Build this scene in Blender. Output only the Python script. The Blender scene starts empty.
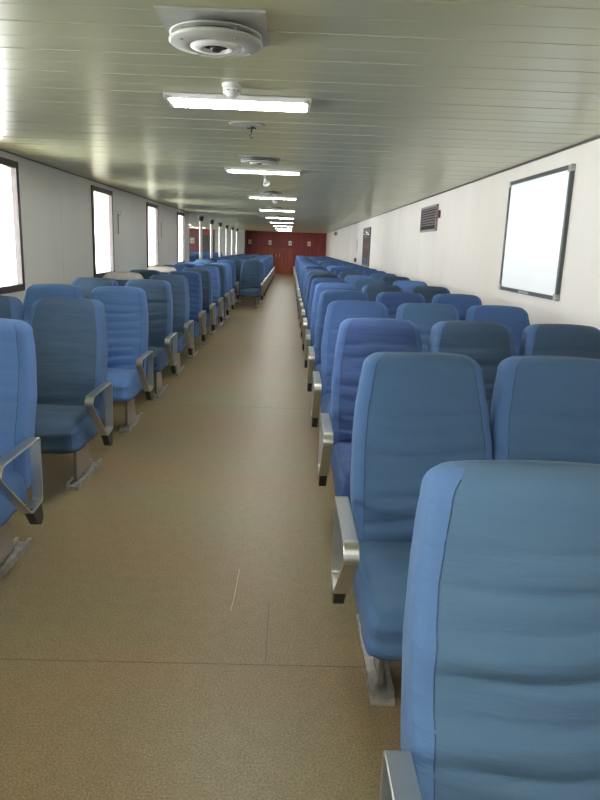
import bpy, bmesh, math, random
from mathutils import Vector, Matrix, noise

C = bpy.context.scene.collection
SC = bpy.context.scene

# ------------------------------------------------------------------ camera
CAM_H = 1.52
cam_d = bpy.data.cameras.new('camera')
cam = bpy.data.objects.new('camera', cam_d)
C.objects.link(cam)
FPX = 662.0
cam_d.sensor_fit = 'VERTICAL'
cam_d.sensor_height = 36.0
cam_d.lens = FPX / 800.0 * 36.0
cam_d.clip_start = 0.02
cam_d.clip_end = 200
vY = Vector((290 - 300, 246.5 - 400, FPX)).normalized()
vD = Vector((197 - 300, 3240 - 400, FPX)); vD = (vD - vD.dot(vY) * vY).normalized()
vX = vD.cross(vY)
# rows = camera axes (right, down, forward) expressed in world axes
right = Vector((vX[0], vY[0], -vD[0]))
down = Vector((vX[1], vY[1], -vD[1]))
fwd = Vector((vX[2], vY[2], -vD[2]))
m = Matrix((right, -down, -fwd)).transposed().to_4x4()
m.translation = (0, 0, CAM_H)
cam.matrix_world = m
SC.camera = cam

# ------------------------------------------------------------------ light and exposure
SKY = 44.0
LAMP = 48.0
EXPOSURE = 0.0
w = bpy.data.worlds.new('daylight'); SC.world = w; w.use_nodes = True
bg = w.node_tree.nodes['Background']
bg.inputs[0].default_value = (0.93, 0.97, 1.0, 1)
bg.inputs[1].default_value = SKY
SC.view_settings.view_transform = 'Standard'
SC.view_settings.look = 'None'
SC.view_settings.exposure = EXPOSURE
SC.view_settings.gamma = 1.0
SC.view_settings.use_curve_mapping = False
try:
    SC.cycles.use_denoising = True
    SC.cycles.max_bounces = 10
    SC.cycles.diffuse_bounces = 7
    SC.cycles.transparent_max_bounces = 12
    SC.cycles.sample_clamp_indirect = 6
except Exception:
    pass

XR, XL, CEIL = 2.02, -2.70, 2.30
Y0, Y1 = -5.5, 38.0
XB = -6.6            # outer wall of the side bay
YB = 18.25           # where the side bay opens
WIN_C = [-4.2, -0.7, 2.83, 6.34, 9.88, 13.4, 16.85]  # the two behind the viewer are unseen, added to light the near seats
WIN_W, WZ0, WZ1 = 1.04, 1.0, 2.22
BAY_C = [20.4, 23.9, 27.4, 30.9, 34.4]

def portal(x, y, z, sy, sz):
    d = bpy.data.lights.new('window_portal', 'AREA'); d.shape = 'RECTANGLE'
    d.size = sy; d.size_y = sz; d.cycles.is_portal = True
    o = bpy.data.objects.new('window_portal', d); C.objects.link(o)
    o.matrix_world = Matrix.Translation((x, y, z)) @ Matrix(((0, 0, -1, 0), (-1, 0, 0, 0), (0, 1, 0, 0), (0, 0, 0, 1)))
    return o
for yc in WIN_C:
    portal(XL - 0.16, yc, (WZ0 + WZ1) / 2, WIN_W, WZ1 - WZ0)
for yc in BAY_C:
    portal(XB - 0.16, yc, (WZ0 + WZ1) / 2, WIN_W, WZ1 - WZ0)
BACK_C = []
for xc in BACK_C:
    o = portal(xc, Y0 - 0.16, (WZ0 + WZ1) / 2, WIN_W, WZ1 - WZ0)
    o.matrix_world = Matrix.Translation((xc, Y0 - 0.16, (WZ0 + WZ1) / 2)) @ Matrix(((1, 0, 0, 0), (0, 0, -1, 0), (0, 1, 0, 0), (0, 0, 0, 1)))

# ------------------------------------------------------------------ materials
def mat(name, col=(0.5, 0.5, 0.5), rough=0.6, metal=0.0, spec=0.5):
    mt = bpy.data.materials.new(name); mt.use_nodes = True
    b = mt.node_tree.nodes['Principled BSDF']
    b.inputs['Base Color'].default_value = (*col, 1)
    b.inputs['Roughness'].default_value = rough
    b.inputs['Metallic'].default_value = metal
    b.inputs['Specular IOR Level'].default_value = spec
    return mt, mt.node_tree.nodes, mt.node_tree.links, b

def noise_mix(nt, ln, b, c1, c2, scale, coord='Object', detail=4, stretch=(1, 1, 1), lo=0.35, hi=0.65, target='Base Color'):
    tc = nt.new('ShaderNodeTexCoord'); mp = nt.new('ShaderNodeMapping')
    mp.inputs['Scale'].default_value = stretch
    nz = nt.new('ShaderNodeTexNoise'); nz.inputs['Scale'].default_value = scale
    nz.inputs['Detail'].default_value = detail
    rp = nt.new('ShaderNodeValToRGB')
    rp.color_ramp.elements[0].position = lo; rp.color_ramp.elements[1].position = hi
    rp.color_ramp.elements[0].color = (*c1, 1); rp.color_ramp.elements[1].color = (*c2, 1)
    ln.new(tc.outputs[coord], mp.inputs[0]); ln.new(mp.outputs[0], nz.inputs[0])
    ln.new(nz.outputs[0], rp.inputs[0])
    if target: ln.new(rp.outputs[0], b.inputs[target])
    return nz, rp, mp

def bump(nt, ln, b, src, strength, dist=0.002):
    bp = nt.new('ShaderNodeBump'); bp.inputs['Strength'].default_value = strength
    bp.inputs['Distance'].default_value = dist
    ln.new(src, bp.inputs['Height']); ln.new(bp.outputs[0], b.inputs['Normal'])
    return bp

M = {}
def fabric(name, mul, dust, own=1.0):
    """slipcover cloth; its base tint is the chair's own object colour"""
    mt, nt, ln, b = mat(name, rough=0.85, spec=0.25)
    oi = nt.new('ShaderNodeObjectInfo')
    mx = nt.new('ShaderNodeMix'); mx.data_type = 'RGBA'; mx.blend_type = 'MULTIPLY'
    mx.inputs[0].default_value = 1.0
    ln.new(oi.outputs['Color'], mx.inputs[6]); mx.inputs[7].default_value = (*mul, 1)
    if own < 1:
        mx.blend_type = 'MIX'; mx.inputs[0].default_value = 1 - own
    nz, rp, mp = noise_mix(nt, ln, b, (0, 0, 0), (1, 1, 1), 5.0, target=None, lo=0.3, hi=0.75, stretch=(1, 1, 1.6))
    fc = nt.new('ShaderNodeMath'); fc.operation = 'MULTIPLY'; fc.inputs[1].default_value = dust
    ln.new(rp.outputs[0], fc.inputs[0])
    dx = nt.new('ShaderNodeMix'); dx.data_type = 'RGBA'
    ln.new(fc.outputs[0], dx.inputs[0]); ln.new(mx.outputs[2], dx.inputs[6])
    dx.inputs[7].default_value = (0.15, 0.22, 0.25, 1)
    ln.new(dx.outputs[2], b.inputs['Base Color'])
    b.inputs['Sheen Weight'].default_value = 0.05
    b.inputs['Sheen Roughness'].default_value = 0.4
    # fine weave plus small horizontal creases
    tc = nt.new('ShaderNodeTexCoord'); m2 = nt.new('ShaderNodeMapping'); m2.inputs['Scale'].default_value = (3, 3, 22)
    n2 = nt.new('ShaderNodeTexNoise'); n2.inputs['Scale'].default_value = 1.6; n2.inputs['Detail'].default_value = 5
    ln.new(tc.outputs['Object'], m2.inputs[0]); ln.new(m2.outputs[0], n2.inputs[0])
    n3 = nt.new('ShaderNodeTexNoise'); n3.inputs['Scale'].default_value = 260; n3.inputs['Detail'].default_value = 2
    ln.new(tc.outputs['Object'], n3.inputs[0])
    ad = nt.new('ShaderNodeMath'); ad.operation = 'MULTIPLY_ADD'; ad.inputs[1].default_value = 0.12
    ln.new(n3.outputs[0], ad.inputs[0]); ln.new(n2.outputs[0], ad.inputs[2])
    bump(nt, ln, b, ad.outputs[0], 0.7, 0.008)
    M[name] = mt
fabric('fabric_front', (1.0, 1.0, 1.0), 0.12)
fabric('fabric_side', (0.095, 0.185, 0.410), 0.0, 0.6)  # window light on the sides is put into this lighter, bluer mix

mt, nt, ln, b = mat('seam_thread', (0.03, 0.06, 0.12), 0.8); M['seam'] = mt
mt, nt, ln, b = mat('lit_top_cream', (0.62, 0.58, 0.54), 0.9); noise_mix(nt, ln, b, (0.40, 0.37, 0.36), (0.50, 0.47, 0.45), 9); M['cream'] = mt  # pale tone paints window light on two seat tops
mt, nt, ln, b = mat('brushed_aluminium', (0.62, 0.62, 0.60), 0.3, 1.0)
M['alu'] = mt
mt, nt, ln, b = mat('dull_metal', (0.42, 0.42, 0.40), 0.45, 0.7)
noise_mix(nt, ln, b, (0.36, 0.35, 0.33), (0.55, 0.54, 0.52), 25); M['dull'] = mt
mt, nt, ln, b = mat('leg_metal', (0.22, 0.20, 0.19), 0.4, 0.6)
noise_mix(nt, ln, b, (0.18, 0.16, 0.15), (0.28, 0.26, 0.25), 12); M['leg'] = mt
mt, nt, ln, b = mat('leg_plate_metal', (0.42, 0.38, 0.34), 0.35, 0.6); M['plate'] = mt
mt, nt, ln, b = mat('black_plastic', (0.03, 0.03, 0.032), 0.5); M['black'] = mt
mt, nt, ln, b = mat('white_plastic', (0.78, 0.78, 0.74), 0.45); M['white'] = mt
mt, nt, ln, b = mat('duct_paint', (0.50, 0.51, 0.46), 0.4)
noise_mix(nt, ln, b, (0.44, 0.45, 0.40), (0.56, 0.57, 0.52), 8); M['duct'] = mt
mt, nt, ln, b = mat('grey_bulkhead', (0.30, 0.30, 0.28), 0.5); M['bulk'] = mt
mt, nt, ln, b = mat('dark_void', (0.02, 0.02, 0.018), 0.8); M['void'] = mt
mt, nt, ln, b = mat('brown_frame', (0.060, 0.042, 0.040), 0.45)
noise_mix(nt, ln, b, (0.05, 0.034, 0.033), (0.08, 0.055, 0.052), 14); M['brown'] = mt
mt, nt, ln, b = mat('board_frame_metal', (0.09, 0.10, 0.10), 0.35, 0.5); M['bframe'] = mt
mt, nt, ln, b = mat('whiteboard', (0.93, 0.96, 0.98), 0.3)
noise_mix(nt, ln, b, (0.95, 0.96, 0.97), (0.97, 0.98, 0.98), 2); M['board'] = mt
mt, nt, ln, b = mat('post_metal', (0.80, 0.80, 0.78), 0.3, 0.15); M['post'] = mt
mt, nt, ln, b = mat('dark_glass', (0.10, 0.105, 0.105), 0.15, 0.0)
noise_mix(nt, ln, b, (0.06, 0.065, 0.07), (0.22, 0.22, 0.21), 2.5, stretch=(1, 3, 0.8)); M['poster'] = mt
mt, nt, ln, b = mat('orange_mark', (0.75, 0.25, 0.08), 0.6); M['orange'] = mt
mt, nt, ln, b = mat('louver_metal', (0.27, 0.23, 0.23), 0.5, 0.3); M['louver'] = mt
mt, nt, ln, b = mat('red_brown_box', (0.12, 0.03, 0.025), 0.5); M['redbox'] = mt

# right wall, cream; left wall, grey laminate
mt, nt, ln, b = mat('cream_wall', rough=0.6)
noise_mix(nt, ln, b, (0.66, 0.60, 0.54), (0.74, 0.69, 0.63), 1.2, stretch=(1, 1, 0.35), lo=0.3, hi=0.7); M['wall_r'] = mt
mt, nt, ln, b = mat('grey_wall', rough=0.35)
noise_mix(nt, ln, b, (0.76, 0.765, 0.725), (0.82, 0.825, 0.785), 1.0, stretch=(1, 1, 0.3)); M['wall_l'] = mt
mt, nt, ln, b = mat('red_wood', rough=0.35)
noise_mix(nt, ln, b, (0.20, 0.028, 0.03), (0.30, 0.045, 0.045), 1.5, stretch=(4, 4, 0.6)); M['red'] = mt
mt, nt, ln, b = mat('door_wood', rough=0.3)
noise_mix(nt, ln, b, (0.25, 0.045, 0.025), (0.33, 0.075, 0.04), 2, stretch=(5, 5, 0.6)); M['door'] = mt

# ceiling panels: glossy painted metal, smeared across the planks
mt, nt, ln, b = mat('ceiling_panel', (0.36, 0.37, 0.29), 0.30, 0.0, 0.6)
noise_mix(nt, ln, b, (0.44, 0.445, 0.265), (0.51, 0.51, 0.325), 0.8, stretch=(0.4, 2.0, 1))
tc = nt.new('ShaderNodeTexCoord'); mp = nt.new('ShaderNodeMapping'); mp.inputs['Scale'].default_value = (0.5, 60, 1)
nz = nt.new('ShaderNodeTexNoise'); nz.inputs['Scale'].default_value = 1.0; nz.inputs['Detail'].default_value = 3
ln.new(tc.outputs['Object'], mp.inputs[0]); ln.new(mp.outputs[0], nz.inputs[0])
bump(nt, ln, b, nz.outputs[0], 0.12, 0.002)
b.inputs['Coat Weight'].default_value = 0.3; b.inputs['Coat Roughness'].default_value = 0.22
M['ceil'] = mt

# floor: speckled olive-tan vinyl, worn, with welded sheet joints
mt, nt, ln, b = mat('speckled_vinyl', rough=0.40, spec=0.22)
nz, rp, mp = noise_mix(nt, ln, b, (0.135, 0.113, 0.066), (0.28, 0.236, 0.148), 150, detail=3, lo=0.32, hi=0.70, target=None)
n2, r2, m2 = noise_mix(nt, ln, b, (1.10, 0.90, 0.84), (0.95, 1.0, 0.92), 0.8, detail=3, lo=0.35, hi=0.65, target=None, stretch=(1, 1.3, 1))
n4, r4, m4 = noise_mix(nt, ln, b, (0.94, 0.94, 0.94), (1.05, 1.05, 1.05), 17, detail=5, lo=0.3, hi=0.7, target=None)
mx = nt.new('ShaderNodeMix'); mx.data_type = 'RGBA'; mx.blend_type = 'MULTIPLY'; mx.inputs[0].default_value = 1
ln.new(rp.outputs[0], mx.inputs[6]); ln.new(r2.outputs[0], mx.inputs[7])
my = nt.new('ShaderNodeMix'); my.data_type = 'RGBA'; my.blend_type = 'MULTIPLY'; my.inputs[0].default_value = 1
ln.new(mx.outputs[2], my.inputs[6]); ln.new(r4.outputs[0], my.inputs[7])
ln.new(my.outputs[2], b.inputs['Base Color'])
bump(nt, ln, b, nz.outputs[0], 0.15, 0.001)
M['floor'] = mt
mt, nt, ln, b = mat('floor_joint', (0.10, 0.085, 0.055), 0.5); M['joint'] = mt
mt, nt, ln, b = mat('floor_glint', (0.45, 0.40, 0.30), 0.4); M['glint'] = mt  # pale colour for the painted glint on the vinyl

mt = bpy.data.materials.new('window_glass'); mt.use_nodes = True
nt, ln = mt.node_tree.nodes, mt.node_tree.links; nt.clear()
out = nt.new('ShaderNodeOutputMaterial'); tr = nt.new('ShaderNodeBsdfTransparent'); gl = nt.new('ShaderNodeBsdfGlossy')
gl.inputs['Roughness'].default_value = 0.02; tr.inputs[0].default_value = (0.96, 0.97, 0.97, 1)
mixs = nt.new('ShaderNodeMixShader'); mixs.inputs[0].default_value = 0.06
ln.new(tr.outputs[0], mixs.inputs[1]); ln.new(gl.outputs[0], mixs.inputs[2]); ln.new(mixs.outputs[0], out.inputs[0])
M['glass'] = mt
mt, nt, ln, b = mat('lamp_diffuser', (0.9, 0.9, 0.88), 0.4)
b.inputs['Emission Color'].default_value = (1.0, 0.99, 0.95, 1); b.inputs['Emission Strength'].default_value = LAMP; M['lamp'] = mt

# ------------------------------------------------------------------ mesh helpers
def newbm(): return bmesh.new()

def add_box(bm, lo, hi, mi=0):
    x0, y0, z0 = lo; x1, y1, z1 = hi
    v = [bm.verts.new(p) for p in ((x0, y0, z0), (x1, y0, z0), (x1, y1, z0), (x0, y1, z0), (x0, y0, z1), (x1, y0, z1), (x1, y1, z1), (x0, y1, z1))]
    for f in ((0, 3, 2, 1), (4, 5, 6, 7), (0, 1, 5, 4), (1, 2, 6, 5), (2, 3, 7, 6), (3, 0, 4, 7)):
        fc = bm.faces.new([v[i] for i in f]); fc.material_index = mi

def add_lathe(bm, prof, n=32, cx=0, cy=0):
    rings = []
    for r, z in prof:
        rings.append([bm.verts.new((cx + r * math.cos(2 * math.pi * k / n), cy + r * math.sin(2 * math.pi * k / n), z)) for k in range(n)] if r > 1e-6 else [bm.verts.new((cx, cy, z))])
    for a, c in zip(rings, rings[1:]):
        for k in range(n):
            q = [a[k % len(a)], a[(k + 1) % len(a)], c[(k + 1) % len(c)], c[k % len(c)]]
            q = list(dict.fromkeys(q))
            if len(q) >= 3:
                try: bm.faces.new(q)
                except ValueError: pass

def add_tube(bm, pts, r, n=6):
    rings = []
    for i, p in enumerate(pts):
        a = pts[max(i - 1, 0)]; c = pts[min(i + 1, len(pts) - 1)]
        t = (Vector(c) - Vector(a)).normalized()
        u = t.cross(Vector((0.13, 0.21, 1))).normalized() if abs(t.z) < 0.95 else t.cross(Vector((1, 0.1, 0))).normalized()
        v = t.cross(u)
        rings.append([bm.verts.new(Vector(p) + r * (math.cos(2 * math.pi * k / n) * u + math.sin(2 * math.pi * k / n) * v)) for k in range(n)])
    for a, c in zip(rings, rings[1:]):
        for k in range(n): bm.faces.new((a[k], a[(k + 1) % n], c[(k + 1) % n], c[k]))
    bm.faces.new(rings[0]); bm.faces.new(rings[-1])

def build(name, bm, mats, parent=None, smooth=False, bevel=0, loc=None, seg=2):
    if bevel:
        bmesh.ops.bevel(bm, geom=bm.edges[:], offset=bevel, segments=seg, affect='EDGES', clamp_overlap=True)
    bmesh.ops.recalc_face_normals(bm, faces=bm.faces)
    me = bpy.data.meshes.new(name); bm.to_mesh(me); bm.free()
    for mm in (mats if isinstance(mats, (list, tuple)) else [mats]): me.materials.append(mm)
    if smooth:
        me.polygons.foreach_set('use_smooth', [True] * len(me.polygons))
    o = bpy.data.objects.new(name, me); C.objects.link(o)
    if parent: o.parent = parent
    if loc: o.location = loc
    return o

def structure(o): o['kind'] = 'structure'; return o
def tag(o, label, cat, group=None):
    o['label'] = label; o['category'] = cat
    if group: o['group'] = group
    return o
def empty(name, loc, label, cat, group=None):
    o = bpy.data.objects.new(name, None); C.objects.link(o); o.location = loc; o.empty_display_size = 0.1
    return tag(o, label, cat, group)
def relabel(o, label, group=None):
    o['label'] = label
    if group: o['group'] = group
def copy_tree(o, parent=None):
    c = o.copy(); C.objects.link(c)
    if parent: c.parent = parent
    for ch in list(o.children): copy_tree(ch, c)
    return c

# ------------------------------------------------------------------ room shell
bm = newbm(); add_box(bm, (XB - 0.1, Y0, -0.1), (XR + 0.1, Y1 + 0.1, 0))
floor = structure(build('floor', bm, M['floor']))

bm = newbm()    # ceiling: planks running across the cabin, each edge a small raised lip
P = 0.372; ph = 2.725 % P
ys = []
y = Y0 - 0.2 + 0.0
k0 = int((Y0 - ph) / P) - 1
k = k0
while ph + k * P < Y1 + 0.1:
    ys.append(ph + k * P); k += 1
prof = []
for y in ys:
    prof += [(y - 0.006, CEIL), (y - 0.005, CEIL - 0.002), (y + 0.003, CEIL - 0.002), (y + 0.004, CEIL + 0.004), (y + 0.009, CEIL + 0.004), (y + 0.010, CEIL),
             (y + P / 2 - 0.004, CEIL), (y + P / 2, CEIL + 0.0015), (y + P / 2 + 0.004, CEIL)]
prof = [(a, z) for a, z in prof if Y0 < a < Y1 + 0.08]
va = [bm.verts.new((XB - 0.1, a, z)) for a, z in prof]; vb = [bm.verts.new((XR + 0.1, a, z)) for a, z in prof]
for i in range(len(prof) - 1): bm.faces.new((va[i], va[i + 1], vb[i + 1], vb[i]))
ta = [bm.verts.new((x, a, CEIL + 0.1)) for x, a in ((XB - 0.1, prof[0][0]), (XR + 0.1, prof[0][0]), (XR + 0.1, prof[-1][0]), (XB - 0.1, prof[-1][0]))]
bm.faces.new(ta); bm.faces.new([va[0], vb[0], ta[1], ta[0]]); bm.faces.new([va[-1], vb[-1], ta[2], ta[3]])
bm.faces.new([ta[1], ta[2]] + vb[::-1]); bm.faces.new([ta[0], ta[3]] + va[::-1])
structure(build('ceiling', bm, M['ceil']))

def wall_y(name, x, thick, ya, yb, centres, m, outward=-1):
    """wall in a plane of constant x with window openings"""
    bm = newbm(); xa, xb = sorted((x, x + outward * thick))
    cuts = []
    for c in centres: cuts.append((c - WIN_W / 2, c + WIN_W / 2))
    cur = ya
    for a, c in cuts:
        add_box(bm, (xa, cur, 0), (xb, a, CEIL)); add_box(bm, (xa, a, 0), (xb, c, WZ0)); add_box(bm, (xa, a, WZ1), (xb, c, CEIL)); cur = c
    add_box(bm, (xa, cur, 0), (xb, yb, CEIL))
    bmesh.ops.remove_doubles(bm, verts=bm.verts, dist=1e-5)
    return structure(build(name, bm, m))
wall_y('wall_left', XL, 0.12, Y0, YB, WIN_C, M['wall_l'])
wall_y('wall_bay_side', XB, 0.12, YB - 0.12, Y1, BAY_C, M['wall_l'])
bm = newbm(); add_box(bm, (XB - 0.1, YB - 0.12, 0), (XL - 0.12, YB, CEIL)); structure(build('wall_bay_return', bm, M['wall_l']))
bm = newbm(); add_box(bm, (XR, Y0, 0), (XR + 0.12, Y1, CEIL)); structure(build('wall_right', bm, M['wall_r']))
bm = newbm(); cur = XL - 0.12
for xc in BACK_C:
    a, c = xc - WIN_W / 2, xc + WIN_W / 2
    add_box(bm, (cur, Y0 - 0.12, 0), (a, Y0, CEIL)); add_box(bm, (a, Y0 - 0.12, 0), (c, Y0, WZ0)); add_box(bm, (a, Y0 - 0.12, WZ1), (c, Y0, CEIL)); cur = c
add_box(bm, (cur, Y0 - 0.12, 0), (XR + 0.12, Y0, CEIL)); structure(build('wall_behind', bm, M['wall_l']))
bm = newbm(); add_box(bm, (XB - 0.1, Y1, 0), (XR + 0.12, Y1 + 0.12, CEIL)); structure(build('wall_far', bm, M['red']))
# grey bulkhead standing in front of the red far wall, left of the aisle
bm = newbm(); add_box(bm, (-4.05, Y1 - 1.2, 0), (-2.46, Y1, CEIL)); structure(build('wall_bulkhead', bm, M['bulk']))

def window(n, x, yc, inward=1):
    """frame lines the opening and laps a little over the wall"""
    bm = newbm(); f = 0.055
    ya, yb = yc - WIN_W / 2, yc + WIN_W / 2
    xa, xb = sorted((x - 0.035 * inward, x + 0.018 * inward))
    add_box(bm, (xa, ya - 0.01, WZ0 - 0.01), (xb, yb + 0.01, WZ0 + f)); add_box(bm, (xa, ya - 0.01, WZ1 - f), (xb, yb + 0.01, WZ1 + 0.01))
    add_box(bm, (xa, ya - 0.01, WZ0 + f), (xb, ya + f, WZ1 - f)); add_box(bm, (xa, yb - f, WZ0 + f), (xb, yb + 0.01, WZ1 - f))
    fr = structure(build('window_%d' % n, bm, M['brown']))
    bm = newbm(); add_box(bm, (x - 0.020 * inward - 0.003, ya + f - 0.01, WZ0 + f - 0.01), (x - 0.020 * inward + 0.003, yb - f + 0.01, WZ1 - f + 0.01))
    build('pane', bm, M['glass'], fr)
for i, yc in enumerate(WIN_C): window(i + 1, XL, yc)
for i, yc in enumerate(BAY_C): window(len(WIN_C) + i + 1, XB, yc)
for i, xc in enumerate(BACK_C):
    n = len(WIN_C) + len(BAY_C) + i + 1
    window(n, 0, 0)
    fo = bpy.data.objects['window_%d' % n]; fo.location = (xc, Y0, 0); fo.rotation_euler = (0, 0, math.pi / 2)

def trim(n, lo, hi, m, nm='trim_%d'):
    bm = newbm(); add_box(bm, lo, hi); return structure(build(nm % n if '%' in nm else nm, bm, m))
trim(1, (XR - 0.012, Y0, CEIL - 0.014), (XR, Y1, CEIL), M['brown'])
trim(2, (XL, Y0, CEIL - 0.012), (XL + 0.012, YB, CEIL), M['leg'])
trim(3, (XL - 0.125, YB, 0), (XL + 0.004, YB + 0.02, CEIL), M['duct'])
trim(0, (XR - 0.012, Y0, 0), (XR, Y1, 0.08), M['leg'], 'baseboard_right')
trim(0, (XL, Y0, 0), (XL + 0.012, YB, 0.08), M['leg'], 'baseboard_left')
for k, yy in enumerate((4.6, 8.12, 11.64, 15.16)):        # joint strips of the left wall panels
    trim(4 + k, (XL, yy - 0.012, 0.08), (XL + 0.0015, yy + 0.012, CEIL - 0.012), M['wall_l'])
# sheet joints in the floor vinyl, and a glint painted as a pale line
for k, yy in enumerate((2.18, 6.2, 10.2, 14.2)):
    trim(10 + k, (-2.6, yy - 0.002, 0), (1.9, yy + 0.002, 0.0006), M['joint'])
trim(20, (-0.045, 2.20, 0), (-0.041, 2.62, 0.0006), M['joint'])
bm = newbm(); add_tube(bm, [(-0.205, 2.55, 0.0005), (-0.20, 2.62, 0.001), (-0.197, 2.75, 0.001), (-0.195, 2.92, 0.0005)], 0.0014, 5)
structure(build('trim_21', bm, M['glint']))
# doors in the far wall
bm = newbm(); add_box(bm, (-1.50, Y1 - 0.03, 0.0), (0.16, Y1, 1.42))
add_box(bm, (-0.675, Y1 - 0.036, 0.02), (-0.665, Y1 - 0.03, 1.40), 1)
d = structure(build('door_1', bm, [M['door'], M['brown']]))
for sx in (-0.76, -0.58):
    bm = newbm(); add_tube(bm, [(sx, Y1 - 0.03, 0.95), (sx, Y1 - 0.07, 0.95), (sx, Y1 - 0.07, 1.10), (sx, Y1 - 0.03, 1.10)], 0.008)
    build('door_handle', bm, M['alu'], d)
for k in range(13):     # vertical cover strips of the red panelling
    xx = -2.3 + k * 0.36
    if -1.55 < xx < 0.2: lo = 1.44
    else: lo = 0
    trim(30 + k, (xx - 0.012, Y1 - 0.008, lo), (xx + 0.012, Y1, CEIL), M['red'])
bm = newbm(); add_box(bm, (-3.95 - 1.05, Y1 - 0.03, 0.0), (-4.2, Y1, 2.0)); d = structure(build('door_2', bm, M['brown']))
bm = newbm(); add_tube(bm, [(-4.3, Y1 - 0.03, 1.0), (-4.3, Y1 - 0.08, 1.0), (-4.42, Y1 - 0.08, 1.0)], 0.01); build('door_handle', bm, M['alu'], d)

# ------------------------------------------------------------------ ferry seats
def rounded_loop(hw, yf, yb, rf, rb, crown, nf=40, nc=5, ns=4, nb=8):
    """closed plan outline: front edge (left to right), right side, back, left side; (x, y, u, isfront)"""
    pts = []
    for i in range(nf + 1):
        u = -1 + 2 * i / nf; x = u * (hw - rf)
        pts.append((x, yf - crown * (1 - u * u), u, 1))
    for i in range(1, nc + 1):
        a = math.pi / 2 * i / nc
        pts.append((hw - rf + rf * math.sin(a), yf + rf - rf * math.cos(a), 1, 0.5 if i < nc else 0))
    for i in range(1, ns + 1):
        pts.append((hw, yf + rf + (yb - rb - yf - rf) * i / ns, 1, 0))
    for i in range(1, nc + 1):
        a = math.pi / 2 * i / nc
        pts.append((hw - rb + rb * math.cos(a), yb - rb + rb * math.sin(a), 1, 0))
    for i in range(1, nb):
        pts.append(((hw - rb) * (1 - 2 * i / nb), yb, 0, 0))
    for i in range(0, nc + 1):
        a = math.pi / 2 * i / nc
        pts.append((-hw + rb - rb * math.sin(a), yb - rb + rb * math.cos(a), -1, 0))
    for i in range(1, ns + 1):
        pts.append((-hw, yb - rb + (yf + rf - yb + rb) * i / ns, -1, 0))
    for i in range(1, nc):
        a = math.pi / 2 * i / nc
        pts.append((-hw + rf - rf * math.cos(a), yf + rf - rf * math.sin(a), -1, 0.5 if i > 0 else 0))
    return pts

def lerp_table(tab, z):
    for (z0, *a), (z1, *c) in zip(tab, tab[1:]):
        if z <= z1:
            t = max(0, (z - z0) / (z1 - z0)); t = t * t * (3 - 2 * t) * 0.5 + t * 0.5
            return [p + (q - p) * t for p, q in zip(a, c)]
    return tab[-1][1:]

#       z     front y  thick  half width
BACK = [(0.36, -0.055, 0.12, 0.262), (0.50, -0.045, 0.15, 0.263), (0.62, -0.030, 0.165, 0.267), (0.78, 0.030, 0.155, 0.266),
        (0.92, 0.095, 0.135, 0.255), (1.00, 0.120, 0.135, 0.243), (1.06, 0.140, 0.130, 0.232), (1.12, 0.170, 0.120, 0.221)]

def folds(x, z, u, seed, smooth):
    s = z * 13.0 + 0.9 * noise.noise(Vector((x * 2.2 + seed * 7.1, z * 2.0, seed))) + 0.18 * u * math.sin(seed * 3 + z * 4)
    k = math.floor(s); f = s - k
    rnd = random.Random(int(k) * 31 + int(seed * 101)); amp = rnd.uniform(0.35, 1.0); side = rnd.uniform(-0.7, 0.7)
    ridge = (1 - (1 - f / 0.78) ** 2) if f < 0.78 else 0.5 + 0.5 * math.cos(math.pi * (f - 0.78) / 0.22)
    fade = max(0.0, 1 - abs(u - side) ** 2 * 0.45) * (1 - abs(u) ** 6 * 0.6)
    zone = min(1, max(0.12, (1.04 - z) / 0.12)) * smooth
    return 0.034 * amp * ridge * fade * zone

def back_mesh(seed, smooth):
    bm = newbm(); R = 0.042; Z1 = 1.12
    rings = []; seams = {-1: [], 1: []}
    nz_ = 74
    levels = [(0.36 + (Z1 - R - 0.36) * i / nz_, 0, 0) for i in range(nz_ + 1)]
    for i in range(1, 9):
        a = math.pi / 2 * i / 8; levels.append((Z1 - R + R * math.sin(a), 0.052 * (1 - math.cos(a)), R * 0.95 * (1 - math.cos(a))))
    for z, iw, it in levels:
        yf, th, hw = lerp_table(BACK, z)
        L = rounded_loop(hw - iw, yf + it, yf + th - it, min(0.040, (th - 2 * it) * 0.4), min(0.03, (th - 2 * it) * 0.3), 0.022)
        ring = []
        for x, y, u, fr in L:
            arch = 0.014 * (1 - (x / hw) ** 2) * max(0, (z - 1.0) / 0.12)
            d = folds(x, z, u, seed, smooth) * (1 if fr == 1 else 0.25 if fr else 0)
            d += 0.004 * noise.noise(Vector((x * 5, z * 5, seed * 3 + y * 3)))
            if fr == 0: x += (0.003 * noise.noise(Vector((y * 9, z * 7, seed)))) * (1 if x > 0 else -1)
            ring.append(bm.verts.new((x, y - d, z + arch)))
        rings.append((ring, L))
        if it < R * 0.5:
            seams[-1].append(ring[0].co.copy() + Vector((-0.001, -0.0003, 0))); seams[1].append(ring[40].co.copy() + Vector((0.001, -0.0003, 0)))
    n = len(rings[0][0])
    for (a, L), (c, _) in zip(rings, rings[1:]):
        for k in range(n):
            f = bm.faces.new((a[k], a[(k + 1) % n], c[(k + 1) % n], c[k]))
            f.material_index = 0 if (L[k][3] == 1 and L[(k + 1) % n][3] == 1) or (55 <= k < 61) else 1
            if a is rings[0][0] and False: pass
    tf = bm.faces.new(rings[-1][0]); tf.material_index = 0
    bf = bm.faces.new(rings[0][0][::-1]); bf.material_index = 1
    sm = newbm()
    for s in (-1, 1): add_tube(sm, seams[s][::2], 0.0014, 5)
    return bm, sm

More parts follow.
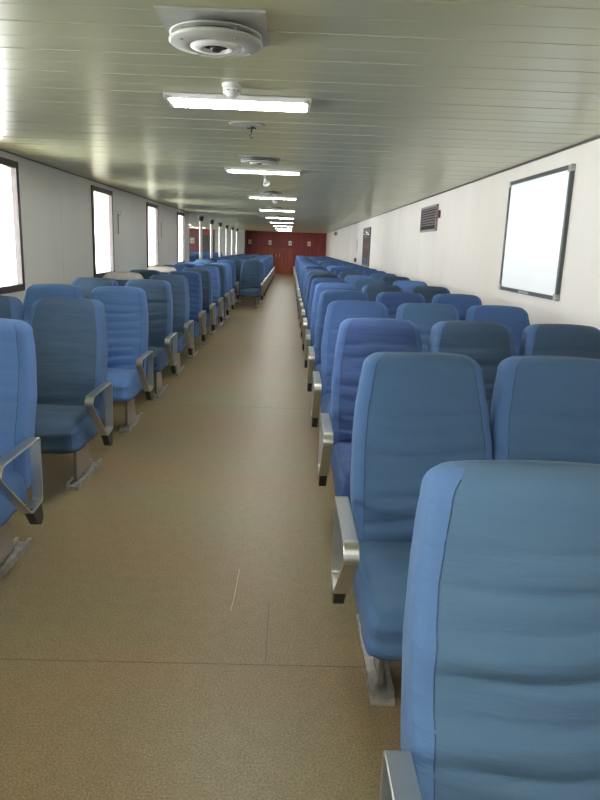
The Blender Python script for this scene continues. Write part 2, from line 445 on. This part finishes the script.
def seat_mesh(seed):
    """cushion under a loose cover: rounded box, bulging top, drooping front"""
    bm = newbm()
    x1, ya, yb, z0, z1 = 0.258, -0.560, 0.02, 0.288, 0.462
    R = 0.055
    nx, ny, nz_ = 26, 30, 9
    grid = {}
    def P(i, j, k):
        key = (i, j, k)
        if key in grid: return grid[key]
        p = Vector((-x1 + 2 * x1 * i / nx, ya + (yb - ya) * j / ny, z0 + (z1 - z0) * k / nz_))
        inner = Vector((max(-x1 + R, min(x1 - R, p.x)), max(ya + R, min(yb - R, p.y)), max(z0 + R * 0.6, min(z1 - R, p.z))))
        d = p - inner
        if d.length > 1e-6:
            # cube edge points pulled on to the rounding
            q = inner + d.normalized() * min(R, max(abs(d.x), abs(d.y), abs(d.z)) )
        else: q = p
        t = (p.y - ya) / (yb - ya)
        u = p.x / x1
        q.x *= 1 - 0.045 * max(0, 1 - t * 4) ** 2 + 0.045 * max(0, 0.7 - (p.z - z0) / (z1 - z0)) * (1 - 0.5 * t)          # front corners drawn in
        zt = (q.z - z0) / (z1 - z0)
        if zt > 0.6:
            q.z += 0.016 * (1 - u * u) * math.sin(math.pi * min(1, t * 1.1 + 0.05)) + 0.004 * t
        q.z -= 0.018 * max(0, 1 - t * 3.5) * (zt > 0.4)
        f = 0.006 * math.sin(14 * q.z * 6 + 3 * noise.noise(Vector((q.x * 4, q.z * 9, seed)))) * max(0, 1 - t * 6)
        q.y -= f
        q.z += 0.0045 * noise.noise(Vector((q.x * 5 + seed * 5, q.y * 16, q.z * 4)))
        q.x += 0.005 * noise.noise(Vector((q.x * 3, q.y * 11, q.z * 14 + seed)))
        if zt < 0.25: q.z += 0.008 * noise.noise(Vector((q.x * 12, q.y * 9, seed)))
        grid[key] = bm.verts.new(q); return grid[key]
    def quad(a, c, d, e, mi):
        try: bm.faces.new((P(*a), P(*c), P(*d), P(*e))).material_index = mi
        except ValueError: pass
    for i in range(nx):
        for j in range(ny):
            quad((i, j, nz_), (i + 1, j, nz_), (i + 1, j + 1, nz_), (i, j + 1, nz_), 0)
            quad((i, j, 0), (i, j + 1, 0), (i + 1, j + 1, 0), (i + 1, j, 0), 1)
        for k in range(nz_):
            quad((i, 0, k), (i + 1, 0, k), (i + 1, 0, k + 1), (i, 0, k + 1), 0)
            quad((i, ny, k), (i, ny, k + 1), (i + 1, ny, k + 1), (i + 1, ny, k), 0)
    for j in range(ny):
        for k in range(nz_):
            quad((0, j, k), (0, j, k + 1), (0, j + 1, k + 1), (0, j + 1, k), 1)
            quad((nx, j, k), (nx, j + 1, k), (nx, j + 1, k + 1), (nx, j, k + 1), 1)
    return bm

def arm_mesh(s):
    """flat metal band bent into a closed four-sided loop; s = side sign (outward)"""
    bm = newbm()
    corners = [(0.0, 0.62), (-0.42, 0.615), (-0.455, 0.565), (-0.15, 0.285), (-0.01, 0.300)]
    rad = [0.03, 0.045, 0.03, 0.035, 0.03]
    def rounded(cs, rs, off):
        res = []
        n = len(cs)
        for i in range(n):
            p = Vector((*cs[i], 0)); a = Vector((*cs[i - 1], 0)); c = Vector((*cs[(i + 1) % n], 0))
            d1 = (a - p).normalized(); d2 = (c - p).normalized(); r = min(rs[i], (a - p).length * 0.45, (c - p).length * 0.45)
            for t in (0, 0.2, 0.4, 0.6, 0.8, 1):
                p0 = p + d1 * r; p2 = p + d2 * r
                res.append((1 - t) ** 2 * p0 + 2 * t * (1 - t) * p + t * t * p2)
        m_ = len(res); out_ = []
        for i in range(m_):
            tg = (res[(i + 1) % m_] - res[i - 1]).normalized(); nn = Vector((-tg.y, tg.x, 0))
            out_.append(res[i] + nn * off)
        return out_
    cen = Vector((-0.2, 0.47, 0))
    o_ = rounded(corners, rad, 0)
    i1, i2 = rounded(corners, rad, 0.011), rounded(corners, rad, -0.011)
    inn = i1 if (i1[0] - cen).length < (i2[0] - cen).length else i2
    xa, xb = s * 0.335, s * 0.285
    n = len(o_)
    r_ = [[bm.verts.new((xx, q[i].x, q[i].y)) for i in range(n)] for xx, q in ((xa, o_), (xb, o_), (xb, inn), (xa, inn))]
    for a in range(4):
        for i in range(n): bm.faces.new((r_[a][i], r_[a][(i + 1) % n], r_[(a + 1) % 4][(i + 1) % n], r_[(a + 1) % 4][i]))
    return bm

def bracket_mesh(s):
    bm = newbm()
    pr = [(-0.135, 0.30), (-0.01, 0.30), (0.005, 0.21), (-0.02, 0.185), (-0.06, 0.20)]
    a = [bm.verts.new((s * 0.325, y, z)) for y, z in pr]; c = [bm.verts.new((s * 0.285, y, z)) for y, z in pr]
    bm.faces.new(a); bm.faces.new(c[::-1])
    for i in range(5): bm.faces.new((a[i], a[(i + 1) % 5], c[(i + 1) % 5], c[i]))
    return bm

def prism(bm, pr, xa, xb):
    a = [bm.verts.new((xa, y, z)) for y, z in pr]; c = [bm.verts.new((xb, y, z)) for y, z in pr]; n = len(pr)
    bm.faces.new(a); bm.faces.new(c[::-1])
    for i in range(n): bm.faces.new((a[i], a[(i + 1) % n], c[(i + 1) % n], c[i]))

def make_seat(s, arms, seed, smooth, cap=False):
    """s = +1: aisle on the chair's +x side; faces the camera (-y)"""
    root = empty('passenger_seat', (0, 0, 0), '', 'chair')
    bmb, sm = back_mesh(seed, smooth)
    back = build('backrest', bmb, [M['fabric_front'], M['fabric_side']], root, smooth=True)
    build('seam_piping', sm, M['seam'], back, smooth=True)
    if cap:  # pale cap stands in for window light on the seat top
        cb = newbm(); rings = []
        for z, g in ((1.045, 0.004), (1.06, 0.007), (1.08, 0.007), (1.10, -0.001), (1.117, -0.012), (1.128, -0.032), (1.132, -0.05)):
            yf, th, hw = lerp_table(BACK, min(z, 1.12))
            rings.append([cb.verts.new((x, y, z + 0.014 * (1 - (x / hw) ** 2))) for x, y, u, fr in rounded_loop(hw + g, yf - min(g, 0.007) - 0.004, yf + th + g * 0.8, 0.03, 0.025, 0.022, 20)])
        n = len(rings[0])
        for a, c in zip(rings, rings[1:]):
            for k in range(n): cb.faces.new((a[k], a[(k + 1) % n], c[(k + 1) % n], c[k]))
        cb.faces.new(rings[-1])
        h = build('lit_top_cap', cb, M['cream'], root, smooth=True); h['label'] = 'cream cap painting window light on the headrest'
    build('seat', seat_mesh(seed), [M['fabric_front'], M['fabric_side']], root, smooth=True)
    bm = newbm(); add_box(bm, (-0.20, -0.45, 0.27), (0.20, -0.02, 0.31)); build('seat_frame', bm, M['leg'], root, bevel=0.006)
    xs = s * 0.165
    bm = newbm(); prism(bm, [(-0.30, 0.03), (0.02, 0.03), (-0.04, 0.30), (-0.29, 0.30)], xs - 0.006, xs + 0.006)
    n0 = len(bm.faces)
    add_tube(bm, [(xs, -0.295, 0.03), (xs, -0.285, 0.30)], 0.010, 8)
    bm.faces.ensure_lookup_table()
    for f in bm.faces[:n0]: f.material_index = 1
    build('leg', bm, [M['leg'], M['plate']], root)
    bm = newbm()
    add_box(bm, (xs - 0.042, -0.375, 0.0), (xs + 0.042, 0.15, 0.010))
    add_box(bm, (xs - 0.042, -0.345, 0.010), (xs - 0.024, 0.15, 0.034)); add_box(bm, (xs + 0.024, -0.345, 0.010), (xs + 0.042, 0.15, 0.034))
    add_box(bm, (xs - 0.040, -0.373, 0.010), (xs + 0.040, -0.345, 0.024))
    build('floor_rail', bm, M['dull'], root)
    for a in arms:
        ar = build('armrest', arm_mesh(a), M['alu'], root, bevel=0.0018, seg=1)
        build('armrest_bracket', bracket_mesh(a), M['black'], ar)
    return root

protos = {}
def seat_at(x, y, s, arms, seed, tint, label, group, cap=False, smooth=1.0):
    key = (s, arms, seed, cap, smooth)
    if key in protos:
        o = copy_tree(protos[key])
    else:
        o = make_seat(s, arms, seed, smooth, cap); protos[key] = o
    o.location = (x, y, 0)
    o['label'] = label; o['category'] = 'chair'; o['group'] = group
    for ch in o.children:
        if ch.name.split('.')[0] in ('backrest', 'seat'): ch.color = (*tint, 1)
    return o

BRIGHT = (0.105, 0.215, 0.500); SLATE = (0.036, 0.068, 0.125); DUSTY = (0.064, 0.125, 0.205); MID = (0.050, 0.106, 0.270)
VIOLET = (0.042, 0.080, 0.225); DARK = (0.030, 0.055, 0.100); TEAL = (0.056, 0.118, 0.230)
WORD = {BRIGHT: 'bright blue', SLATE: 'slate blue', DUSTY: 'dusty blue', MID: 'mid blue', VIOLET: 'violet blue', DARK: 'dark navy', TEAL: 'grey blue'}
ORD = ['', 'first', 'second', 'third', 'fourth', 'fifth', 'sixth', 'seventh', 'eighth', 'ninth', 'tenth', 'eleventh', 'twelfth', 'thirteenth', 'fourteenth',
       'fifteenth', 'sixteenth', 'seventeenth', 'eighteenth', 'nineteenth', 'twentieth', 'twenty-first', 'twenty-second', 'twenty-third', 'twenty-fourth', 'twenty-fifth', 'twenty-sixth']
rng = random.Random(5)

# right block: rows 1.27 m apart, three abreast between the aisle and the cream wall
RX = (0.54, 1.08, 1.62)
R_TINT = {(1, 0): DUSTY, (2, 0): TEAL, (2, 1): TEAL, (3, 0): VIOLET, (3, 1): SLATE, (3, 2): SLATE, (4, 0): MID, (4, 1): TEAL, (4, 2): MID, (5, 0): MID, (5, 1): VIOLET,
          (5, 2): MID, (6, 0): MID, (6, 1): DARK, (6, 2): DARK, (7, 0): MID}
COLN = ('aisle seat', 'middle seat', 'wall-side seat')
for r in range(1, 26):
    ya = 1.07 + (r - 1) * 1.272
    for c in range(3):
        if (r, c) in ((1, 1), (1, 2), (2, 2)): continue
        tint = R_TINT.get((r, c)) or rng.choice((MID, MID, BRIGHT, VIOLET, TEAL, SLATE))
        seed = (1 + (r * 3 + c * 2) % 4) if r > 1 else 5
        lab = '%s fabric %s in the %s row right of the aisle' % (WORD[tint], COLN[c], ORD[r])
        if (r, c) == (1, 0): lab = 'dusty blue wrinkled seat, nearest of all, right of the aisle'
        o = seat_at(RX[c] - 0.008, ya, -1, (-1,) if c == 0 else (), seed, tint, lab, 'seats in rows along the cream wall')
        if (r, c) == (1, 0):
            o.location.x += 0.006; o.location.y -= 0.01
            for ch in o.children:
                if ch.name.startswith('backrest'): ch.scale.z = 0.972; ch.location.x = -0.016

# left block by the windows: two abreast
L_Y = [2.99, 4.27, 5.60, 6.83, 8.02, 9.25, 10.48, 11.7, 12.9, 14.1]
L_TINT = [(BRIGHT, None), (SLATE, SLATE), (BRIGHT, BRIGHT), (SLATE, DARK), (SLATE, SLATE), (MID, DARK), (DARK, SLATE), (MID, MID), (SLATE, MID), (BRIGHT, BRIGHT)]
for i, ya in enumerate(L_Y):
    for c in range(2):
        tint = L_TINT[i][c]
        if tint is None: continue
        cap = (c == 1 and i in (4, 6))
        smooth = 0.12 if (i == 1 and c == 0) else 0.45 if tint in (SLATE, DARK) else 1.0
        lab = '%s fabric %s in the %s row left of the aisle' % (WORD[tint], ('aisle seat', 'window-side seat')[c], ORD[i + 1])
        if cap: lab = '%s window-side seat with window light painted on top, %s row left of aisle' % (WORD[tint], ORD[i + 1])
        seat_at(-1.47 - 0.55 * c, ya, 1, (1,) if c == 0 else (), 1 + (i + c * 2) % 4, tint, lab, 'seats in rows by the left windows', cap, smooth)

# far left block: steps out towards the aisle
FX = (-0.97, -1.51, -2.05)
FN = ('aisle seat', 'second seat from the aisle', 'third seat from the aisle')
for r in range(11):
    ya = 16.95 + r * 1.272
    for c in range(3):
        tint = SLATE if (r, c) == (0, 0) else rng.choice((MID, SLATE, TEAL, SLATE, VIOLET))
        arms = (-1, 1) if (r == 0 and c == 0) else ((1,) if c == 0 else ())
        lab = '%s %s in the %s row of the far left block' % (WORD[tint], FN[c], ORD[r + 1])
        seat_at(FX[c] - (0.10 if r == 0 and c else 0), ya, 1, arms, 1 + (r + c) % 4, tint, lab, 'seats in the far left block')
for r in range(9):
    ya = 21.0 + r * 1.272
    for c in range(3):
        tint = rng.choice((MID, SLATE, MID, VIOLET))
        lab = 'blue seat behind the white posts, %s row, %s from the posts' % (ORD[r + 1], ORD[c + 1])
        seat_at(-3.35 - 0.54 * c, ya, 1, (1,) if c == 0 else (), 1 + (r + c) % 4, tint, lab, 'seats in the side bay behind the posts')

# ------------------------------------------------------------------ stanchions between cabin and side bay
for k in range(6):
    yy = 20.5 + 2.75 * k
    o = empty('stanchion', (XL + 0.02, yy, 0), 'white metal post from floor to ceiling, %s from the window wall end' % ORD[k + 1], 'post', 'white posts left of the far seats')
    bm = newbm(); add_lathe(bm, [(0, 0.02), (0.045, 0.02), (0.045, 2.27), (0, 2.27)], 20); build('pole', bm, M['post'], o, smooth=False)
    bm = newbm(); add_lathe(bm, [(0, 2.16), (0.06, 2.16), (0.085, CEIL - 0.002), (0, CEIL - 0.002)], 20); build('top_collar', bm, M['black'], o)
    bm = newbm(); add_lathe(bm, [(0, 0), (0.09, 0), (0.09, 0.012), (0.055, 0.03), (0, 0.03)], 20); build('base_flange', bm, M['dull'], o)

# ------------------------------------------------------------------ ceiling fittings
CX = -0.305
LAMP_Y = [3.94, 7.36, 11.25, 15.1, 18.95, 22.75, 26.55, 30.35, 34.1]
def lamp(x, y, label, group):
    o = empty('ceiling_lamp', (x, y, CEIL), label, 'ceiling lamp', group)
    bm = newbm()
    L, W, T = 0.395, 0.132, 0.030
    add_box(bm, (-L, -W, -T), (L, -W + 0.012, -0.001)); add_box(bm, (-L, W - 0.012, -T), (L, W, -0.001))
    add_box(bm, (-L, -W, -T), (-L + 0.02, W, -0.001)); add_box(bm, (L - 0.02, -W, -T), (L, W, -0.001))
    add_box(bm, (-L, -W, -0.008), (L, W, -0.001))
    build('housing', bm, M['white'], o)
    bm = newbm(); add_box(bm, (-L + 0.02, -W + 0.012, -T + 0.001), (L - 0.02, W - 0.012, -0.009)); build('diffuser', bm, M['lamp'], o)
    for sx in (-1, 1):
        bm = newbm(); add_box(bm, (sx * 0.375 - 0.012, -W - 0.006, -T - 0.004), (sx * 0.375 + 0.012, -W + 0.01, -T + 0.012)); build('clip', bm, M['dull'], o)
    return o
p0 = lamp(CX, LAMP_Y[0], 'white fluorescent ceiling lamp nearest the camera, above the aisle', 'fluorescent lamps above the aisle')
for i, yy in enumerate(LAMP_Y[1:]):
    o = copy_tree(p0); o.location = (CX, yy, CEIL); o['label'] = 'lit fluorescent ceiling lamp above the aisle, %s from the front' % ORD[i + 2]
for yy, wd in ((0.45, 'added unseen just behind the viewer'), (-3.1, 'added unseen far behind the viewer')):  # unseen lamps, added at the same spacing to light the near seats
    o = copy_tree(p0); o.location = (CX, yy, CEIL); o['label'] = 'lit fluorescent ceiling lamp above the aisle, ' + wd
for i, yy in enumerate((24.0, 29.2, 34.0)):
    o = copy_tree(p0); o.location = (-4.6, yy, CEIL); relabel(o, 'lit fluorescent lamp over the side bay behind the posts, %s from front' % ORD[i + 1], 'fluorescent lamps in the side bay')

def diffuser(x, y, label):
    o = empty('air_diffuser', (x, y, CEIL), label, 'air vent', 'round air diffusers on the ceiling')
    bm = newbm(); add_box(bm, (-0.19, -0.20, -0.010), (0.19, 0.20, -0.0005)); build('mounting_plate', bm, M['duct'], o, bevel=0.002)
    bm = newbm(); add_lathe(bm, [(0.10, -0.010), (0.12, -0.026), (0.12, -0.047), (0, -0.047)], 32); build('neck', bm, M['void'], o)
    bm = newbm(); add_lathe(bm, [(0.11, -0.022), (0.162, -0.028), (0.170, -0.031), (0.162, -0.034), (0.11, -0.032)], 48); build('upper_ring', bm, M['duct'], o, smooth=True)
    bm = newbm(); add_lathe(bm, [(0.115, -0.046), (0.164, -0.048), (0.172, -0.053), (0.172, -0.059), (0.166, -0.064), (0.108, -0.074), (0.100, -0.072), (0.098, -0.062), (0.04, -0.048), (0, -0.048)], 48)
    build('lower_ring', bm, M['duct'], o, smooth=True)
    bm = newbm(); add_lathe(bm, [(0.094, -0.062), (0.094, -0.073), (0.060, -0.080), (0.052, -0.079), (0.050, -0.064)], 40); build('inner_ring', bm, M['white'], o, smooth=True)
    bm = newbm(); add_lathe(bm, [(0.050, -0.062), (0.048, -0.068), (0, -0.068)], 24); build('core', bm, M['void'], o)
    bm = newbm(); add_lathe(bm, [(0, -0.066), (0.022, -0.068), (0.022, -0.080), (0.014, -0.086), (0, -0.086)], 20); build('damper_knob', bm, M['black'], o, smooth=True)
    for k in range(4):
        a = math.radians(35 + 90 * k); bm = newbm()
        add_tube(bm, [(0.14 * math.cos(a), 0.14 * math.sin(a), -0.028), (0.14 * math.cos(a), 0.14 * math.sin(a), -0.072)], 0.006, 8); build('spacer_screw', bm, M['dull'], o)
    return o
d0 = diffuser(CX + 0.008, 2.69, 'large round air diffuser on a square plate, nearest the camera')
for i, yy in enumerate((6.45, 10.2, 14.05, 17.9, 21.7, 25.5)):
    o = copy_tree(d0); o.location = (CX, yy, CEIL); o.scale.z = 0.62; o['label'] = 'round air diffuser on the ceiling in front of the %s aisle lamp' % ORD[i + 2]

def detector(x, y, label):
    o = empty('smoke_detector', (x, y, CEIL), label, 'smoke detector', 'smoke detectors above the aisle')
    bm = newbm(); add_lathe(bm, [(0, -0.0005), (0.050, -0.0005), (0.050, -0.014), (0.044, -0.020), (0, -0.020)], 28); build('base', bm, M['white'], o, smooth=False)
    bm = newbm(); add_lathe(bm, [(0, -0.018), (0.042, -0.018), (0.044, -0.034), (0.040, -0.046), (0.024, -0.056), (0.022, -0.062), (0, -0.063)], 28); build('sensor_head', bm, M['white'], o, smooth=True)
    bm = newbm()
    for k in range(10):
        a = 2 * math.pi * k / 10; c = Vector((0.0435 * math.cos(a), 0.0435 * math.sin(a), -0.036)); t = Vector((-math.sin(a), math.cos(a), 0)) * 0.006
        add_tube(bm, [c - t, c + t], 0.0025, 5)
    build('vent_slot', bm, M['black'], o)
    return o
s0 = detector(CX - 0.01, 3.58, 'white smoke detector hanging just before the nearest ceiling lamp')
o = copy_tree(s0); o.location = (CX + 0.02, 12.0, CEIL); o['label'] = 'small white smoke detector on the ceiling beyond the third lamp'
o = copy_tree(s0); o.location = (CX + 0.02, 19.5, CEIL); o['label'] = 'small white smoke detector on the ceiling beyond the fifth lamp'

o = empty('ceiling_disc', (-0.31, 4.70, CEIL), 'flat round ceiling disc with small hanging hook, between first and second lamps', 'ceiling fitting')
bm = newbm(); add_lathe(bm, [(0, -0.0005), (0.120, -0.0005), (0.120, -0.004), (0.110, -0.008), (0, -0.016)], 40); build('disc', bm, M['duct'], o, smooth=False)
bm = newbm(); add_lathe(bm, [(0, -0.015), (0.018, -0.015), (0.018, -0.022), (0.006, -0.026), (0.006, -0.045), (0, -0.045)], 16, 0.03, 0.0)
add_tube(bm, [(0.03, 0, -0.04), (0.03, 0, -0.06), (0.018, 0, -0.072), (0.026, 0, -0.085), (0.036, 0, -0.078)], 0.004, 6)
add_tube(bm, [(0.0, 0, -0.024), (0.06, 0, -0.024)], 0.005, 6); build('hook', bm, M['black'], o)

o = empty('ceiling_speaker', (-0.30, 7.95, CEIL), 'small white cone-shaped fitting hanging from the ceiling behind the second lamp', 'ceiling fitting')
bm = newbm(); add_lathe(bm, [(0, -0.0005), (0.03, -0.0005), (0.03, -0.015), (0.008, -0.02), (0.008, -0.04), (0, -0.04)], 20); build('bracket', bm, M['dull'], o)
bm = newbm(); add_lathe(bm, [(0, 0.045), (0.028, 0.04), (0.035, 0.0), (0.062, -0.075), (0.066, -0.085), (0.058, -0.085), (0.04, -0.03), (0, -0.02)], 28)
h = build('horn', bm, M['white'], o, smooth=True); h.location = (0, 0, -0.055); h.scale = (0.62, 0.62, 0.62); h.rotation_euler = (math.radians(-38), math.radians(-14), 0)

# ------------------------------------------------------------------ right wall things
YA, YBd, ZA, ZB = 4.95, 6.33, 1.195, 2.165
o = empty('whiteboard', (XR, (YA + YBd) / 2, ZA), 'large framed whiteboard on the cream wall above the wall-side seats', 'whiteboard')
cy = (YA + YBd) / 2
bm = newbm(); add_box(bm, (-0.018, YA - cy + 0.02, 0.02), (-0.001, YBd - cy - 0.02, ZB - ZA - 0.02)); build('writing_surface', bm, M['board'], o)
bm = newbm(); hy = (YBd - YA) / 2; hz = ZB - ZA; fw = 0.032
for lo, hi in (((-0.028, -hy, 0), (-0.001, hy, fw)), ((-0.028, -hy, hz - fw), (-0.001, hy, hz)), ((-0.028, -hy, fw), (-0.001, -hy + fw, hz - fw)), ((-0.028, hy - fw, fw), (-0.001, hy, hz - fw))): add_box(bm, lo, hi)
build('frame', bm, M['bframe'], o)
for sy in (-1, 1):
    for zz in (0.024, hz - 0.024):
        bm = newbm(); add_box(bm, (-0.033, sy * (hy - 0.024) - 0.026, zz - 0.026), (-0.001, sy * (hy - 0.024) + 0.026, zz + 0.026)); build('corner_cap', bm, M['dull'], o, bevel=0.004)
bm = newbm(); add_box(bm, (-0.036, -0.10, 0.006), (-0.027, 0.12, 0.026)); build('frame_clip', bm, M['alu'], o)

o = empty('wall_vent', (XR, 9.95, 1.80), 'dark louvred vent grille high on the cream wall', 'vent')
bm = newbm()
for lo, hi in (((-0.03, -0.55, 0), (-0.001, 0.55, 0.03)), ((-0.03, -0.55, 0.33), (-0.001, 0.55, 0.36)), ((-0.03, -0.55, 0.03), (-0.001, -0.52, 0.33)), ((-0.03, 0.52, 0.03), (-0.001, 0.55, 0.33))): add_box(bm, lo, hi)
build('frame', bm, M['louver'], o)
bm = newbm(); add_box(bm, (-0.006, -0.52, 0.03), (-0.001, 0.52, 0.33)); build('backing', bm, M['void'], o)
for k in range(8):
    z = 0.045 + k * 0.036; bm = newbm()
    a = [bm.verts.new(p) for p in ((-0.028, -0.52, z), (-0.028, 0.52, z), (-0.008, 0.52, z + 0.024), (-0.008, -0.52, z + 0.024))]
    c = [bm.verts.new(v.co + Vector((0.002, 0, 0.004))) for v in a]
    bm.faces.new(a); bm.faces.new(c[::-1])
    for i in range(4): bm.faces.new((a[i], a[(i + 1) % 4], c[(i + 1) % 4], c[i]))
    build('slat', bm, M['louver'] if k else M['black'], o)
bm = newbm(); add_box(bm, (-0.03, -0.70, 0.17), (-0.001, -0.58, 0.27)); build('control_box', bm, M['redbox'], o, bevel=0.004)

o = empty('framed_poster', (XR, 17.85, 1.09), 'tall dark framed panel hanging on the cream wall beyond the vent', 'picture')
bm = newbm(); add_box(bm, (-0.02, -0.72, 0.05), (-0.001, 0.72, 0.93)); build('panel', bm, M['poster'], o)
bm = newbm()
for lo, hi in (((-0.03, -0.78, 0), (-0.001, 0.78, 0.055)), ((-0.03, -0.78, 0.925), (-0.001, 0.78, 0.98)), ((-0.03, -0.78, 0.055), (-0.001, -0.72, 0.925)), ((-0.03, 0.72, 0.055), (-0.001, 0.78, 0.925))): add_box(bm, lo, hi)
build('frame', bm, M['brown'], o)

o = tag(bpy.data.objects.new('wall_switch', None), 'small dark red box on the cream wall beyond the framed panel', 'switch'); C.objects.link(o); o.location = (XR, 20.6, 1.19)
bm = newbm(); add_box(bm, (-0.05, -0.13, -0.06), (-0.001, 0.13, 0.06)); build('box', bm, M['redbox'], o, bevel=0.006)
bm = newbm(); add_box(bm, (-0.058, -0.03, -0.02), (-0.049, 0.03, 0.02)); build('button', bm, M['black'], o)
bm = newbm(); add_tube(bm, [(XR - 0.012, 20.4, 1.45), (XR - 0.012, 20.4, 1.80)], 0.011, 8)
tag(build('wall_conduit', bm, M['dull']), 'short thin vertical conduit on the cream wall above the dark box', 'conduit')
o = empty('wall_speaker', (XR, 29.4, 2.13), 'small pale loudspeaker high on the cream wall near the far end', 'speaker')
bm = newbm(); add_box(bm, (-0.16, -0.12, -0.08), (-0.02, 0.12, 0.08)); build('case', bm, M['white'], o, bevel=0.01)
bm = newbm(); add_box(bm, (-0.03, -0.03, -0.03), (-0.001, 0.03, 0.03)); build('bracket', bm, M['dull'], o)
bm = newbm(); add_box(bm, (-0.12, -0.126, -0.05), (-0.04, -0.119, 0.05)); build('grille', bm, M['louver'], o)

# ------------------------------------------------------------------ left wall: little hook strip between windows
for k, yy in enumerate((10.75, 14.3)):
    o = empty('wall_hook', (XL, yy, 1.62), 'thin metal hook strip on the grey wall after the %s visible window' % ORD[k + 2], 'hook', 'hook strips on the window wall')
    bm = newbm(); add_box(bm, (0.001, -0.012, 0), (0.008, 0.012, 0.30)); build('strip', bm, M['leg'], o)
    bm = newbm(); add_tube(bm, [(0.006, 0, 0.28), (0.045, 0, 0.29), (0.055, 0, 0.32), (0.05, 0, 0.345)], 0.007, 8); add_tube(bm, [(0.006, -0.04, 0.33), (0.02, 0.0, 0.34), (0.006, 0.04, 0.33)], 0.006, 6)
    build('hook', bm, M['white'], o)

# ------------------------------------------------------------------ signs on the far wall
for k, xx in enumerate((-2.24, -1.12, 0.0, 1.06)):
    o = empty('wall_sign', (xx, Y1, 1.58), 'small white sign on the red far wall, %s from the left' % ORD[k + 1], 'sign', 'white signs on the red far wall')
    bm = newbm(); add_box(bm, (-0.085, -0.020, 0), (0.085, -0.009, 0.24)); build('plate', bm, M['white'], o)
    bm = newbm(); add_box(bm, (-0.045, -0.024, 0.06), (0.045, -0.0205, 0.15)); build('mark', bm, M['orange'], o)
o = empty('wall_sign', (-5.45, Y1, 1.50), 'white sign on the red wall at the end of the side bay', 'sign')
bm = newbm(); add_box(bm, (-0.12, -0.020, 0), (0.12, -0.001, 0.30)); build('plate', bm, M['white'], o)
bm = newbm(); add_box(bm, (-0.06, -0.024, 0.08), (0.06, -0.0205, 0.20)); build('mark', bm, M['orange'], o)
